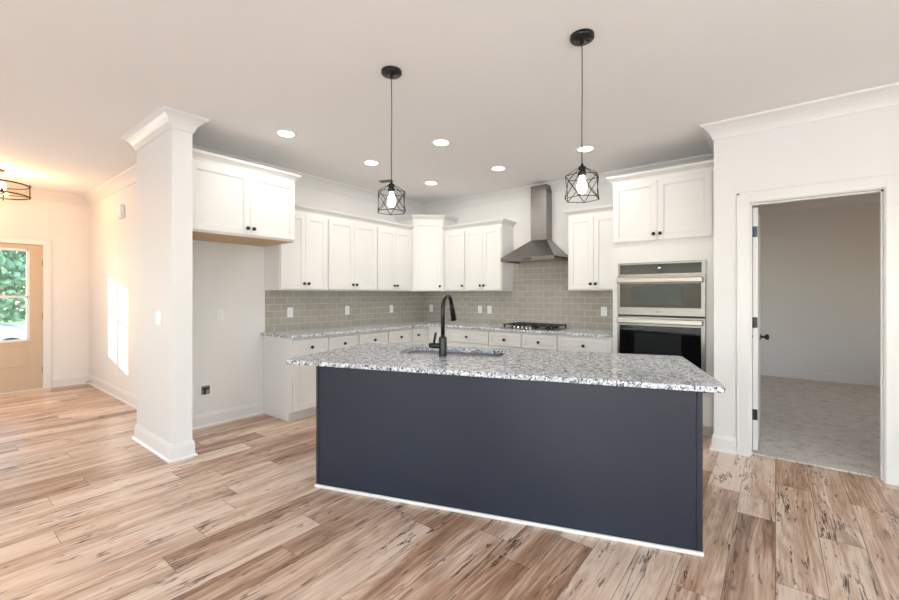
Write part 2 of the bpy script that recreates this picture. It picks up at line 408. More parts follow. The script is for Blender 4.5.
# inner doorway: jamb, casing, door leaf
q = MB()
q.box(OX0-.02, OX0, YD-.002, YD+.117, 0, OZ+.02).box(OX1, OX1+.02, YD-.002, YD+.117, 0, OZ+.02).box(OX0, OX1, YD-.002, YD+.117, OZ, OZ+.02)
q.box(OX0, OX0+.012, YD+.045, YD+.075, 0, OZ-.012).box(OX1-.012, OX1, YD+.045, YD+.075, 0, OZ).box(OX0, OX1, YD+.045, YD+.075, OZ-.012, OZ)
struct(q.build('trim_3', M['trim']), 'white jamb of the inner doorway', 'door jamb')
def casing(name, a0, a1, ztop, fixed, axis, sgn, label, w=.085):
    q = MB()
    for (p0, p1, z0, z1) in ((a0-.006-w, a0-.006, 0, ztop+.006+w), (a1+.006, a1+.006+w, 0, ztop+.006+w), (a0-.006, a1+.006, ztop+.006, ztop+.006+w)):
        f0, f1 = sorted((fixed, fixed+sgn*.014)); pass
        if axis == 'x':
            q.box(p0, p1, f0, f1, z0, z1, .002)
        else: q.box(f0, f1, p0, p1, z0, z1, .002)
    e = .022
    f0, f1 = sorted((fixed, fixed+sgn*.0155))
    for (p0, p1, z0, z1) in ((a0-.006-w, a0-.006-w+e, 0, ztop+.006+w), (a1+.006+w-e, a1+.006+w, 0, ztop+.006+w), (a0-.006-w, a1+.006+w, ztop+.006+w-e, ztop+.006+w)):
        if axis == 'x': q.box(p0, p1, f0, f1, z0, z1, .004)
        else: q.box(f0, f1, p0, p1, z0, z1, .004)
    return struct(q.build(name, M['trim']), label, 'door casing')
casing('trim_4', OX0, OX1, OZ, YD, 'x', -1, 'white casing around the inner doorway')
casing('trim_5', DY0+.02, DY1-.02, DZ-.02, XF, 'y', 1, 'casing around the front door')
def empty_struct(name, label, cat, loc, rotz=0):
    o = bpy.data.objects.new(name, None); C.objects.link(o); o.location = loc; o.rotation_euler = (0, 0, rotz)
    return struct(o, label, cat)
d2 = empty_struct('door_2', 'white inner door standing open into the carpeted room', 'door', (OX0+.014, YD+.125, .02))
MB().box(0, .035, 0, .755, 0, 2.06, .001).build('door_leaf', M['trim'], d2)
for z in (.26, 1.04, 1.81):
    q = MB().box(.003, .032, -.0035, 0, z, z+.09, .001).lathe([(0, 0), (.006, 0), (.006, .09), (0, .09)], 10, at(-.001, -.006, z))
    q.build('hinge', M['hinge'] if z > 1.5 else M['black'], d2)
for sx, x in ((1, .035), (-1, 0)):
    MB().lathe([(0, 0), (.03, 0), (.03, .006), (.012, .009), (.010, .032), (.022, .038), (.028, .05), (.026, .062), (.012, .070), (0, .071)], 18,
               at(x, .695, .91) @ Matrix.Rotation(sx*PI/2, 4, 'Y')).build('door_knob', M['black'], d2)
# front door
d1 = empty_struct('door_1', 'beige front door with two-by-two glass lights over a panel', 'door', (XF-.06, DY0+.02, 0))
dw = DY1-DY0-.04     # local y 0..dw ; glass window from gy0 to gy1
gy0, gy1, gz0, gz1 = .15, dw-.14, .70, 1.965
q = MB()
q.box(0, .045, 0, gy0, .01, 2.035).box(0, .045, gy1, dw, .01, 2.035).box(0, .045, gy0, gy1, gz1, 2.035)
q.box(0, .045, gy0, gy1, .63, gz0).box(0, .045, gy0, gy1, .01, .30).box(.008, .037, gy0, gy1, .30, .63)
q.box(.008, .042, gy0+.04, gy1-.04, .34, .59, .006)
q.build('door_slab', M['beige'], d1)
q = MB()
for (a, b, c, e) in ((gy0-.01, gy0+.02, gz0-.01, gz1+.01), (gy1-.02, gy1+.01, gz0-.01, gz1+.01), (gy0, gy1, gz0-.01, gz0+.02), (gy0, gy1, gz1-.02, gz1+.01),
                     ((gy0+gy1)/2-.011, (gy0+gy1)/2+.011, gz0, gz1), (gy0, gy1, 1.295, 1.325)):
    q.box(-.006, .051, a, b, c, e, .002)
o = q.build('glazing_bars', M['trim'], d1); o['label'] = 'white bars dividing the glass'
MB().box(.018, .024, gy0, gy1, gz0, gz1).build('glass_pane', M['glass'], d1)
for z in (.22, .98, 1.74):
    MB().box(.044, .048, dw-.004, dw+.02, z, z+.1).lathe([(0, 0), (.006, 0), (.006, .1), (0, .1)], 10, at(.052, dw+.004, z)).build('hinge', M['bronze'], d1)
struct(MB().box(XF-.15, XF, DY0, DY0+.02, 0, DZ).box(XF-.15, XF, DY1-.02, DY1, 0, DZ).box(XF-.15, XF, DY0, DY1, DZ-.02, DZ).box(XF-.16, XF+.01, DY0+.02, DY1-.02, 0, .012).build('trim_6', M['trim']),
       'jamb and threshold of the front door', 'door jamb')
# windows out of frame that let the daylight in; the last two added for their lamps
def window(name, x0, x1, y0, y1, z0, z1, axis, label):
    o = empty_struct(name, label, 'window', ((x0+x1)/2, (y0+y1)/2, z0))
    w = (x1-x0) if axis == 'x' else (y1-y0); h = z1-z0; t = .04
    def bx(q, a, b, c, d, dt):
        return q.box(a, b, -dt, dt, c, d) if axis == 'x' else q.box(-dt, dt, a, b, c, d)
    q = MB()
    for k in ((-w/2, -w/2+t, 0, h), (w/2-t, w/2, 0, h), (-w/2, w/2, 0, t), (-w/2, w/2, h-t, h), (-.015, .015, 0, h), (-w/2, w/2, h/2-.015, h/2+.015)): bx(q, *k, .03)
    q.build('window_frame', M['trim'], o)
    q = MB(); bx(q, -w/2+t, w/2-t, t, h-t, .003); q.build('glass_pane', M['glass'], o)
window('window_1', -3.8, -1.4, ZS-.12, ZS-.06, .45, 2.45, 'x', 'large window behind the camera')
window('window_2', -.3, 2.1, ZS-.12, ZS-.06, .45, 2.45, 'x', 'second large window behind the camera')
window('window_3', XR+.06, XR+.12, -.8, 1.6, .45, 2.45, 'y', 'window right of the camera')
window('added_window_5', 2.63, 2.69, 5.9, 7.3, .65, 2.15, 'y', 'unseen window added to light the carpeted room')  # added opening that carries the carpeted room's fill lamp
window('added_window_4', XF-.12, XF-.06, W1, W2, WZ0, WZ1, 'y', 'unseen window added left of the front door for floor glare')  # added opening that holds the lamp for the floor glare

# ------------------------------------------------------------------ cabinets
def knob(parent, x, z, y=0):
    MB().lathe([(0, 0), (.009, 0), (.0085, .004), (.0075, .010), (.0145, .014), (.0180, .020), (.0165, .027), (.008, .031), (0, .032)], 16,
               at(x, y, z) @ RX).build('knob', M['black'], parent)
def panel_front(name, w, h, parent, x, z, fr=.055, m='cab', y=0):
    """shaker front w x h, lower-left corner at x,z, front face at y"""
    q = MB(); t = .019; b = .0012
    q.box(0, fr, 0, t, 0, h, b).box(w-fr, w, 0, t, 0, h, b).box(fr, w-fr, 0, t, 0, fr, b).box(fr, w-fr, 0, t, h-fr, h, b)
    q.box(fr-.002, w-fr+.002, .009, t, fr-.002, h-fr+.002)
    # small inner bead
    e = .008
    for (a, c, d, f) in ((fr, fr+e, fr, h-fr), (w-fr-e, w-fr, fr, h-fr), (fr, w-fr, fr, fr+e), (fr, w-fr, h-fr-e, h-fr)):
        q.box(a, c, .0045, .010, d, f, .002)
    o = q.build(name, M[m], parent, (x, y, z))
    return o
CP = [(0, 0), (.004, 0), (.006, .012), (.014, .022), (.03, .036), (.046, .048), (.05, .056), (.056, .07), (0, .07)]
def crown_prof(z, sc=1.0): return [(a*sc, z+b) for a, b in CP]
def upper(label, x, y, rotz, w, d, z0, z1, doors, knobs='in', under=False, top_rail=.03, crown=None, group=None, name='wall_cabinet'):
    """local x along the width, y back into the wall; doors = list of door edges"""
    t = thing(name, label, 'cabinet', (x, y, z0), rotz, group)
    h = z1-z0
    MB().box(0, w, .021, d, 0, h, .001).build('body', M['cab'], t)
    if under: o = MB().box(.004, w-.004, .03, d, -.004, .0).build('underside', M['maple'], t); o['label'] = 'unpainted wood underside'
    n = len(doors)-1
    for i in range(n):
        a = doors[i] + (.012 if i == 0 else .0015); b = doors[i+1] - (.012 if i == n-1 else .0015)
        dr = panel_front('door', b-a, h-.015-top_rail, t, a, .015)
        side = ('r' if i == 0 else 'l') if n == 2 else knobs
        knob(dr, (b-a-.028) if side == 'r' else .028, .062)
    if crown:
        # walked so that the moulding grows away from the cabinet
        p = [(a*1.0, b) for a, b in crown]
        MB().sweep(p, crown_prof(h)).build('crown', M['cab'], t)
    return t
L = PI/2    # cabinets on the left wall face +X
FX = -4.24; FY = 4.83
Z0, Z1 = 1.39, 2.285
upper('white double-door cabinet high above the empty fridge alcove', -3.92, 1.412, L, 1.004, .645, 1.89, 2.515, [0, .528, 1.004], under=True, crown=[(1.004, .64), (1.004, .021), (0, .021)])
gU = 'white wall cabinets over the grey tile'
upper('white two-door wall cabinet beside the fridge alcove, first over the left counter', FX, 2.425, L, .620, .325, Z0, Z1, [0, .316, .620], group=gU)
upper('white two-door wall cabinet in the middle of the left wall row', FX, 3.046, L, .784, .325, Z0, Z1, [0, .392, .784], group=gU)
upper('white two-door wall cabinet on the left wall beside the corner cabinet', FX, 3.831, L, .699, .325, Z0, Z1, [0, .338, .67], group=gU)
upper('narrow white single-door wall cabinet just right of the corner cabinet', -3.90, FY, 0, .395, .325, Z0, Z1, [0.02, .395], knobs='r', group=gU)
upper('white two-door wall cabinet left of the range hood', -3.504, FY, 0, .604, .325, Z0, Z1, [0, .30, .604], group=gU)
upper('white two-door wall cabinet between range hood and oven tower', -1.976, FY, 0, .610, .325, Z0, Z1, [0, .315, .610], group=gU)
# diagonal corner cabinet (taller)
pl, pr = Vector((FX, 4.531)), Vector((-3.902, FY))
cc = thing('corner_wall_cabinet', 'tall diagonal white corner wall cabinet with one door', 'cabinet', (XL, YB, Z0), 0, gU)
poly = [(0.003, -.003), (.003, pl.y-YB), (pl.x-XL-.0, pl.y-YB), (pr.x-XL, pr.y-YB+.0), (pr.x-XL, -.003)]
cz = 2.45-Z0
MB().prism(poly, 0, cz).build('body', M['cab'], cc)
dv = pr-pl; dl = dv.length; ang = math.atan2(dv.y, dv.x)
nrm = Vector((dv.y, -dv.x)).normalized()
fo = Vector((pl.x-XL, pl.y-YB)) + nrm*.020
dr = MB
def door_at(parent, w, h, px, py, pz, rot, kx, kz):
    o = panel_front('door', w, h, parent, 0, 0); o.location = (px, py, pz); o.rotation_euler = (0, 0, rot); knob(o, kx, kz); return o
du = dv.normalized()
door_at(cc, dl-.05, cz-.045, fo.x+du.x*.025, fo.y+du.y*.025, .015, ang, dl-.05-.028, .06)
MB().sweep([(pr.x-XL, -.003), (pr.x-XL, pr.y-YB), (pl.x-XL, pl.y-YB), (.003, pl.y-YB)], [(a, z) for a, z in crown_prof(cz, .95)]).build('crown', M['cab'], cc)
# crown over the lower runs
o = MB().sweep([(XL+.005+.32, 4.529), (FX-.021, 4.529), (FX-.021, 2.425), (XL+.01, 2.425)][1:3], crown_prof(Z1)).build('cabinet_crown_molding', M['cab'])
tag(o, 'white crown strip along the top of the left wall cabinets', 'moulding')
o = MB().sweep([(-2.90, YB-.005), (-2.90, FY+.021), (-3.90, FY+.021)], crown_prof(Z1)).build('cabinet_crown_molding', M['cab'])
tag(o, 'white crown strip on the cabinets between corner cabinet and range hood', 'moulding')
o = MB().sweep([(-1.367, FY+.021), (-1.976, FY+.021), (-1.976, YB-.005)], crown_prof(Z1)).build('cabinet_crown_molding', M['cab'])
tag(o, 'white crown strip on the cabinet right of the range hood', 'moulding')

# oven tower
TX0, TX1, TY = -1.363, -.435, 4.54
tw = TX1-TX0
tt = thing('oven_tower_cabinet', 'tall white cabinet holding the built-in ovens beside the doorway wall', 'cabinet', (TX0, TY, 0))
ox0, ox1, oz0, oz1 = .060, .853, .42, 1.668
q = MB()
q.box(0, ox0+.01, .021, .612, 0.0, 2.515).box(ox1-.01, tw, .021, .612, 0.1, 2.515).box(ox0+.01, ox1-.01, .021, .612, oz1-.01, 2.515).box(ox0+.01, ox1-.01, .021, .612, .1, oz0+.01).box(0, tw, .09, .612, 0, .1)
q.box(ox0, ox1, .55, .612, oz0, oz1)
q.build('body', M['cab'], tt)
a, b = .012, tw-.03
mid = .435
for i, (x0, x1) in enumerate(((a, mid-.0015), (mid+.0015, b))):
    dr_ = panel_front('door', x1-x0, 2.485-1.888, tt, x0, 1.888); knob(dr_, (x1-x0-.028) if i == 0 else .028, .062)
dr_ = panel_front('drawer', b-a, .27, tt, a, .12); knob(dr_, (b-a)/2, .14)
MB().sweep([(tw, .021), (0, .021), (0, .612)], crown_prof(2.515)).build('crown', M['cab'], tt)
# double wall oven
ov = thing('built_in_oven', 'stainless microwave and oven combination built into the white tower', 'oven', (TX0+ox0, TY, oz0))
W_ = ox1-ox0; zz = lambda z: z-oz0
MB().box(.015, W_-.015, .03, .54, .015, zz(oz1)-.015).box(0, W_, .0, .03, 0, zz(1.668), .002).build('housing', M['steel'], ov)
MB().box(.022, W_-.036, -.004, .004, zz(1.550), zz(1.648), .001).build('control_panel', M['blackglass'], ov)
o = MB().box(W_*.5-.012, W_*.5+.012, -.0055, -.0035, zz(1.603), zz(1.613)).build('clock_display', M['display'], ov)
md = MB().box(0, W_, -.028, -.001, zz(1.134), zz(1.532), .003).build('microwave_door', M['steel'], ov)
MB().box(.026, W_-.036, -.031, -.027, zz(1.212), zz(1.452), .001).build('window', M['greyglass'], md)
MB().box(.15, W_-.19, -.032, -.0305, zz(1.243), zz(1.415), .0005).build('screen', M['mesh'], md)
def handle(parent, z):
    q = MB().box(.004, W_-.020, -.075, -.052, z-.027, z+.027, .010, 3)
    for x in (.06, W_-.08): q.box(x-.012, x+.012, -.056, -.02, z-.014, z+.014, .002)
    q.build('handle', M['hsteel'], parent)
handle(md, zz(1.485))
# small maker's mark letters on the lower rail of the upper door
q = MB(); cx_ = W_*.5; cz_ = zz(1.172)
q.lathe([(.0085, 0), (.0085, .001), (.0062, .001), (.0062, 0)], 20, at(cx_-.018, -.028, cz_) @ RX)
q.box(cx_-.018-.0012, cx_-.018+.0005, -.0292, -.028, cz_-.002, cz_+.005).box(cx_-.018-.0012, cx_-.018+.004, -.0292, -.028, cz_-.003, cz_-.0015)
q.box(cx_-.004, cx_-.0022, -.0292, -.028, cz_-.006, cz_+.006).box(cx_-.004, cx_+.003, -.0292, -.028, cz_-.006, cz_-.0045)
q.box(cx_+.008, cx_+.0098, -.0292, -.028, cz_-.006, cz_+.006)
for dz in (.0045, -.0060, -.001): q.box(cx_+.008, cx_+.016, -.0292, -.028, cz_+dz, cz_+dz+.0015)
q.box(cx_+.0142, cx_+.016, -.0292, -.028, cz_-.006, cz_)
o = q.build('brand_mark', M['slot'], md); o['label'] = 'small grey letters on the rail'
MB().box(.004, W_-.004, -.012, .001, zz(1.117), zz(1.135)).build('gap_shade', M['slot'], ov)  # dark strip that paints in the shade of the gap between the doors
od = MB().box(0, W_, -.028, -.001, zz(.46), zz(1.118), .003).build('oven_door', M['steel'], ov)
MB().box(.022, W_-.036, -.031, -.027, zz(.55), zz(1.030), .001).build('window', M['blackglass'], od)
o = MB().box(.17, W_-.20, -.0318, -.0305, zz(.66), zz(.95), .0005).build('inner_window', M['greyglass'], od)
handle(od, zz(1.075))

# base cabinets
BZ = .884
def base(label, x, y, rotz, w, edges, side=0, d=.60, blind=None, group='white base cabinets under the speckled counter'):
    t = thing('base_cabinet', label, 'cabinet', (x, y, 0), rotz, group)
    q = MB().box(0, w, .021, d, .105, BZ, .001).box(0 if side != 1 else .0, w, .09, d, 0, .105)
    q.build('body', M['cab'], t)
    for i in range(len(edges)-1):
        a, b = edges[i]+.010, edges[i+1]-.010
        dw_ = panel_front('drawer', b-a, .165, t, a, .695, fr=.036); knob(dw_, (b-a)/2, .078)
        do = panel_front('door', b-a, .565, t, a, .115)
        knob(do, (b-a-.03) if i % 2 == 0 else .03, .565-.06)
    return t
BX, BY = -3.96, 4.55
base('white base cabinet at the alcove end of the left counter, side panel showing', BX, 2.41, L, .873, [0, .436, .873])
base('white base cabinet in the middle of the left counter run', BX, 3.284, L, .937, [0, .486, .937])
base('narrow white base cabinet on the left run next to the inner corner', BX, 4.222, L, .305, [0, .22])
# blind corner box
o = thing('corner_base_cabinet', 'white corner base cabinet joining the two counter runs', 'cabinet', (XL, YB, 0), 0, 'white base cabinets under the speckled counter')
MB().box(.003, .585, -.63, -.003, .105, BZ).box(.588, .935, -.589, -.003, .105, BZ).box(.003, .52, -.63, -.003, 0, .105).box(.52, .935, -.52, -.003, 0, .105).build('body', M['cab'], o)
base('white base cabinet on the back run, first right of the corner', -3.632, BY, 0, .711, [0.02, .711])
base('white base cabinet under the left half of the gas cooktop', -2.920, BY, 0, .472, [0, .472])
base('white base cabinet under the right half of the gas cooktop', -2.447, BY, 0, .464, [0, .464])
base('white base cabinet between the cooktop and the oven tower', -1.982, BY, 0, .616, [0, .616])

# perimeter counter
q = MB(); cb = .914
ct = [(XL+.002, 2.375), (BX-(-.03)-.0, 2.375), (BX+.03, BY-.03), (TX0-.004, BY-.03), (TX0-.004, YB-.002), (XL+.002, YB-.002)]
q.prism(ct, BZ, cb)
o = q.build('perimeter_countertop', M['granite']); md_ = o.modifiers.new('b', 'BEVEL'); md_.width = .004; md_.segments = 2; md_.limit_method = 'ANGLE'
tag(o, 'L-shaped speckled granite counter along left and back walls', 'countertop')
# tile backsplash
o = MB().box(XL+.001, XL+.009, 2.43, YB-.001, cb, Z0).build('tile_backsplash', M['ty']); tag(o, 'grey-beige subway tile backsplash on the left wall', 'backsplash')
o = MB().box(XL+.010, TX0-.001, YB-.009, YB-.001, cb, Z0).box(-2.898, -1.978, YB-.009, YB-.001, Z0, 1.86).build('tile_backsplash', M['tx'])
tag(o, 'grey-beige subway tile backsplash on the back wall behind cooktop', 'backsplash')

# ------------------------------------------------------------------ wall plates
def plate(name, label, x, y, z, rotz, w=.072, h=.115, kind='outlet', group=None, cat=None):
    t = thing(name, label, cat or ('outlet' if kind == 'outlet' else 'light switch'), (x, y, z), rotz, group)
    MB().box(-w/2, w/2, -.006, 0, -h/2, h/2, .002).build('cover_plate', M['plastic'], t)
    n = round(w/.05) if kind == 'switch' else 1
    if kind == 'outlet':
        r = MB().box(-.017, .017, -.0075, -.005, -.034, .034, .001).build('receptacle', M['plastic'], t)
        for dz in (-.018, .018):
            for k in ((-.008, -.006, -.0082, -.0072, dz-.004, dz+.004), (.006, .008, -.0082, -.0072, dz-.004, dz+.004), (-.002, .002, -.0082, -.0072, dz-.011, dz-.008)):
                MB().box(*k).build('slot', M['slot'], r)
    else:
        for i in range(n):
            c = (i-(n-1)/2)*.046
            MB().hexa([(c-.016, -.005, -.033), (c+.016, -.005, -.033), (c+.016, -.005, .033), (c-.016, -.005, .033)],
                      [(c-.015, -.012, -.032), (c+.015, -.012, -.032), (c+.015, -.0065, .032), (c-.015, -.0065, .032)]).build('rocker', M['plastic'], t)
    return t
gp = 'white wall plates on the tile'
plate('wall_outlet', 'white outlet on the left tile nearest the alcove', XL+.009, 2.735, 1.13, L, group=gp)
plate('wall_outlet', 'white outlet on the left tile, middle one of that wall', XL+.009, 3.577, 1.128, L, group=gp)
plate('wall_switch', 'white plate on the left tile close to the inner corner', XL+.009, 4.398, 1.125, L, kind='switch', group=gp)
plate('wall_outlet', 'white outlet on the back tile left of the black faucet', -4.413, YB-.009, 1.118, 0, group=gp)
plate('wall_switch', 'white plate left of the cooktop, left one of the pair', -3.458, YB-.009, 1.12, 0, kind='switch', group=gp)
plate('wall_outlet', 'white plate left of the cooktop, right one of the pair', -3.291, YB-.009, 1.12, 0, group=gp)
plate('wall_outlet', 'white outlet on the tile beside the oven tower', -1.644, YB-.009, 1.135, 0, group=gp)
plate('wall_outlet', 'white outlet at counter height inside the fridge alcove', XL, 1.944, 1.128, L)
plate('wall_switch', 'white switch plate on the stub wall', -4.106, 1.255, 1.144, 0, w=.115, kind='switch')
plate('wall_outlet', 'low white outlet on the foyer wall under the sunlight', -6.72, YF, .37, 0)
# water supply box
t = thing('water_supply_box', 'low recessed white water box with green valve in the alcove', 'water box', (XL, 1.803, .37), L)
q = MB()
for k in ((-.055, .055, -.006, .0, .045, .06), (-.055, .055, -.006, .0, -.06, -.045), (-.055, -.042, -.006, 0, -.045, .045), (.042, .055, -.006, 0, -.045, .045)): q.box(*k, .001)
q.build('frame', M['plastic'], t)
MB().box(-.042, .042, -.003, -.001, -.045, .045).build('recess', M['vent'], t)
MB().tube([(-.010, -.012, -.042), (-.010, -.012, .01)], .010, 10).build('valve_body', M['black'], t)
MB().tube([(-.032, -.018, .015), (.026, -.018, .02)], .011, 10).build('valve_handle', M['green'], t)
# doorbell chime
t = thing('door_chime', 'small white plastic door chime high on the foyer wall', 'chime', (-6.491, YF, 2.385))
MB().box(-.062, .062, -.05, 0, -.085, .085, .012, 3).build('cover', M['plastic'], t)
MB().box(-.05, .05, -.053, -.049, -.070, -.055, .001).build('grille', M['wall'], t)
# spring door stop
t = thing('door_stop', 'small brass spring door stop on the foyer baseboard', 'door stop', (-7.96, YF-.015, .06))
MB().tube([(0, -.002-k*.0035, 0.0+.0) for k in range(22)], [.006 if k % 2 else .0045 for k in range(22)], 8).build('spring', M['brass'], t)
MB().tube([(0, -.075, 0), (0, -.09, 0)], .009, 10).build('tip', M['plastic'], t)

# ------------------------------------------------------------------ range hood
hx0, hx1, hy0 = -2.81, -2.07, 4.66
hd = thing('range_hood', 'stainless chimney range hood on the back wall over the cooktop', 'range hood', (-2.43, YB, 1.765))
X_ = lambda x: x+2.43; Y_ = lambda y: y-YB; hz = lambda z: z-1.765
can = MB().hexa([(X_(hx0), Y_(hy0), hz(1.81)), (X_(hx1), Y_(hy0), hz(1.81)), (X_(hx1), -.01, hz(1.81)), (X_(hx0), -.01, hz(1.81))],
          [(X_(-2.545), Y_(4.975), hz(2.05)), (X_(-2.315), Y_(4.975), hz(2.05)), (X_(-2.315), -.01, hz(2.05)), (X_(-2.545), -.01, hz(2.05))]).build('canopy', M['steel'], hd)
q = MB().box(X_(hx0), X_(hx1), Y_(hy0)-.004, Y_(hy0)+.02, 0, .045, .002).box(X_(hx0), X_(hx0)+.02, Y_(hy0), -.01, 0, .045, .002).box(X_(hx1)-.02, X_(hx1), Y_(hy0), -.01, 0, .045, .002)
q.box(X_(hx0), X_(hx1), Y_(hy0), -.01, .028, .045)
q.build('lip', M['steel'], hd)
MB().box(X_(-2.54), X_(-2.32), Y_(4.98), -.01, hz(2.05), hz(2.765), .002).build('chimney', M['steel'], hd)
q = MB()
for i in range(4): q.box(X_(-2.3205), X_(-2.3185), -.15+i*.03, -.135+i*.03, hz(2.66), hz(2.72))
q.build('vent_slots', M['slot'], hd)
MB().box(-.30, .30, Y_(hy0)+.06, -.06, .014, .03).build('filter', M['vent'], hd)
q = MB().box(-.06, .06, Y_(hy0)-.0065, Y_(hy0)-.0035, .012, .034)
q.build('button_panel', M['blackglass'], hd)
for i in range(5): MB().lathe([(0, 0), (.006, 0), (.006, .003), (0, .003)], 12, at(-.044+i*.022, Y_(hy0)-.0065, .023) @ RX).build('button', M['chrome'], hd)
for x in (-.2, .22):
    MB().lathe([(0, .0), (.026, 0), (.026, .004), (0, .004)], 16, at(x, Y_(hy0)+.035, .010)).build('hood_lamp', M['lens'], hd)

# ------------------------------------------------------------------ gas cooktop
ck = thing('gas_cooktop', 'black and stainless gas cooktop set in the back counter', 'cooktop', (-2.40, 4.80, cb))
MB().box(-.345, .345, -.245, .235, 0, .010, .004, 2).build('tray', M['steel'], ck)
burn = [(-.23, .12, .035), (-.23, -.10, .028), (0, .02, .048), (.23, .12, .035), (.23, -.10, .028)]
for x, y, r in burn:
    MB().lathe([(0, .010), (r+.012, .010), (r+.010, .020), (r, .022), (r, .028), (r*.9, .032), (0, .033)], 20, at(x, y, 0)).build('burner', M['iron'], ck)
for gx in (-.222, 0, .222):
    q = MB(); w2 = .105; y0, y1 = -.19, .215; zt = .054; e = .008
    for x in (gx-w2, gx, gx+w2): q.box(x-e, x+e, y0, y1, zt-.012, zt, .002)
    for y in (y0+e, y1-e, .12, -.09): q.box(gx-w2, gx+w2, y-e, y+e, zt-.012, zt, .002)
    for x in (gx-w2, gx+w2):
        for y in (y0+.01, y1-.01): q.box(x-.008, x+.008, y-.008, y+.008, .010, zt, .002)
    q.build('grate', M['iron'], ck)
for i in range(5):
    MB().lathe([(0, 0), (.020, 0), (.019, .004), (.016, .006), (.015, .026), (.012, .029), (0, .029)], 18, at(-.16+i*.055 if i < 5 else 0, -.218, .010)).build('control_knob', M['chrome'], ck)

# ------------------------------------------------------------------ island
IA = math.radians(19.073)
iu, inn = Vector((cos(IA), sin(IA))), Vector((-sin(IA), cos(IA)))
def IP(u, n): v = iu*u+inn*n; return (v.x, v.y)
il = thing('kitchen_island', 'navy blue kitchen island with flat back panel facing the camera', 'kitchen island', (*IP(-1.83, 2.45), 0), IA)
IL, ID, IZ = 2.365, 1.03, .850
MB().box(.012, IL-.012, .012, ID-.02, .1, IZ, .001).box(.012, IL-.012, .012, ID-.09, 0, .1).build('body', M['navy'], il)
MB().box(.02, IL-.024, .004, .012, .018, IZ-.001).build('back_panel', M['navy'], il)
for x0, x1 in ((0, .020), (IL-.026, IL)):
    MB().box(x0, x1, -.003, ID-.02, .018 if x0 == 0 else .0, IZ-.001, .0015).build('end_panel', M['navy'], il)
o = MB().box(-.006, IL+.004, -.016, .003, 0, .020, .005, 2).build('shoe_molding', M['trim'], il); o['label'] = 'white shoe moulding along the floor'
for i, (a, b) in enumerate(((.03, .50), (.50, 1.34), (1.34, 1.86), (1.86, 2.34))):
    w = b-a-.006
    g = panel_front('door', w, .72, il, 0, 0, m='navy'); g.location = (b-.003, ID+.0, .115); g.rotation_euler = (0, 0, PI); knob(g, .03 if i % 2 else w-.03, .66)
# top with sink cutout
tp = thing('island_countertop', 'speckled white and black granite slab on the navy island', 'countertop', (*IP(-2.072, 2.41), .850), IA)
TL, TD, TH = 2.710, 1.13, .030
sx0, sx1, sy0, sy1 = .585, 1.425, .595, .985
def slab(w, d, h, hole, rc=.035, rh=.06):
    def rr(x0, x1, y0, y1, r, k=6):
        out = []
        for cx, cy, a0 in ((x1-r, y0+r, -PI/2), (x1-r, y1-r, 0), (x0+r, y1-r, PI/2), (x0+r, y0+r, PI)):
            for i in range(k+1): a = a0+PI/2*i/k; out.append((cx+r*cos(a), cy+r*sin(a)))
        return out
    b = .004
    rings = [(rr(b, w-b, b, d-b, rc), h), (rr(0, w, 0, d, rc), h-b), (rr(0, w, 0, d, rc), b), (rr(b, w-b, b, d-b, rc), 0)]
    x0, x1, y0, y1 = hole
    inner = [(rr(x0, x1, y0, y1, rh), 0), (rr(x0, x1, y0, y1, rh), h)]
    q = MB(); bm = q.bm; R_ = [[bm.verts.new((x, y, z)) for x, y in r] for r, z in rings+inner]; n = len(R_[0])
    for a, c in zip(R_, R_[1:]+R_[:1]):
        for i in range(n): bm.faces.new((a[i], a[(i+1) % n], c[(i+1) % n], c[i]))
    return q
slab(TL, TD, TH, (sx0, sx1, sy0, sy1)).build('slab', M['granite'], tp)
# undermount double sink
sk_ = thing('kitchen_sink', 'stainless undermount double-bowl sink in the island granite', 'sink', (*IP(-2.072, 2.41), .850), IA)
def bowl(x0, x1, y0, y1, dep):
    q = MB(); bm = q.bm; k = 5
    def rr(x0, x1, y0, y1, r, z):
        out = []
        for cx, cy, a0 in ((x1-r, y0+r, -PI/2), (x1-r, y1-r, 0), (x0+r, y1-r, PI/2), (x0+r, y0+r, PI)):
            for i in range(k+1): a = a0+PI/2*i/k; out.append(bm.verts.new((cx+r*cos(a), cy+r*sin(a), z)))
        return out
    R_ = [rr(x0-.012, x1+.012, y0-.012, y1+.012, .07, -.0015), rr(x0, x1, y0, y1, .06, -.003), rr(x0+.006, x1-.006, y0+.006, y1-.006, .055, -dep+.03), rr(x0+.03, x1-.03, y0+.03, y1-.03, .04, -dep), rr((x0+x1)/2-.04, (x0+x1)/2+.04, (y0+y1)/2-.04, (y0+y1)/2+.04, .03, -dep-.004)]
    n = len(R_[0])
    for a, c in zip(R_, R_[1:]):
        for i in range(n): f = bm.faces.new((a[i], a[(i+1) % n], c[(i+1) % n], c[i])); f.smooth = True
    bm.faces.new(R_[-1])
    return q
sm_ = (sx0+sx1)/2+.0
for a, b in ((sx0-.004, sm_-.014), (sm_+.014, sx1+.004)):
    bo = bowl(a, b, sy0-.004, sy1+.004, .21).build('bowl', M['sinksteel'], sk_)
    MB().lathe([(0, -.205), (.03, -.205), (.042, -.2095), (.045, -.2135), (0, -.2135)], 20, at((a+b)/2, (sy0+sy1)/2, 0)).build('drain', M['chrome'], bo)
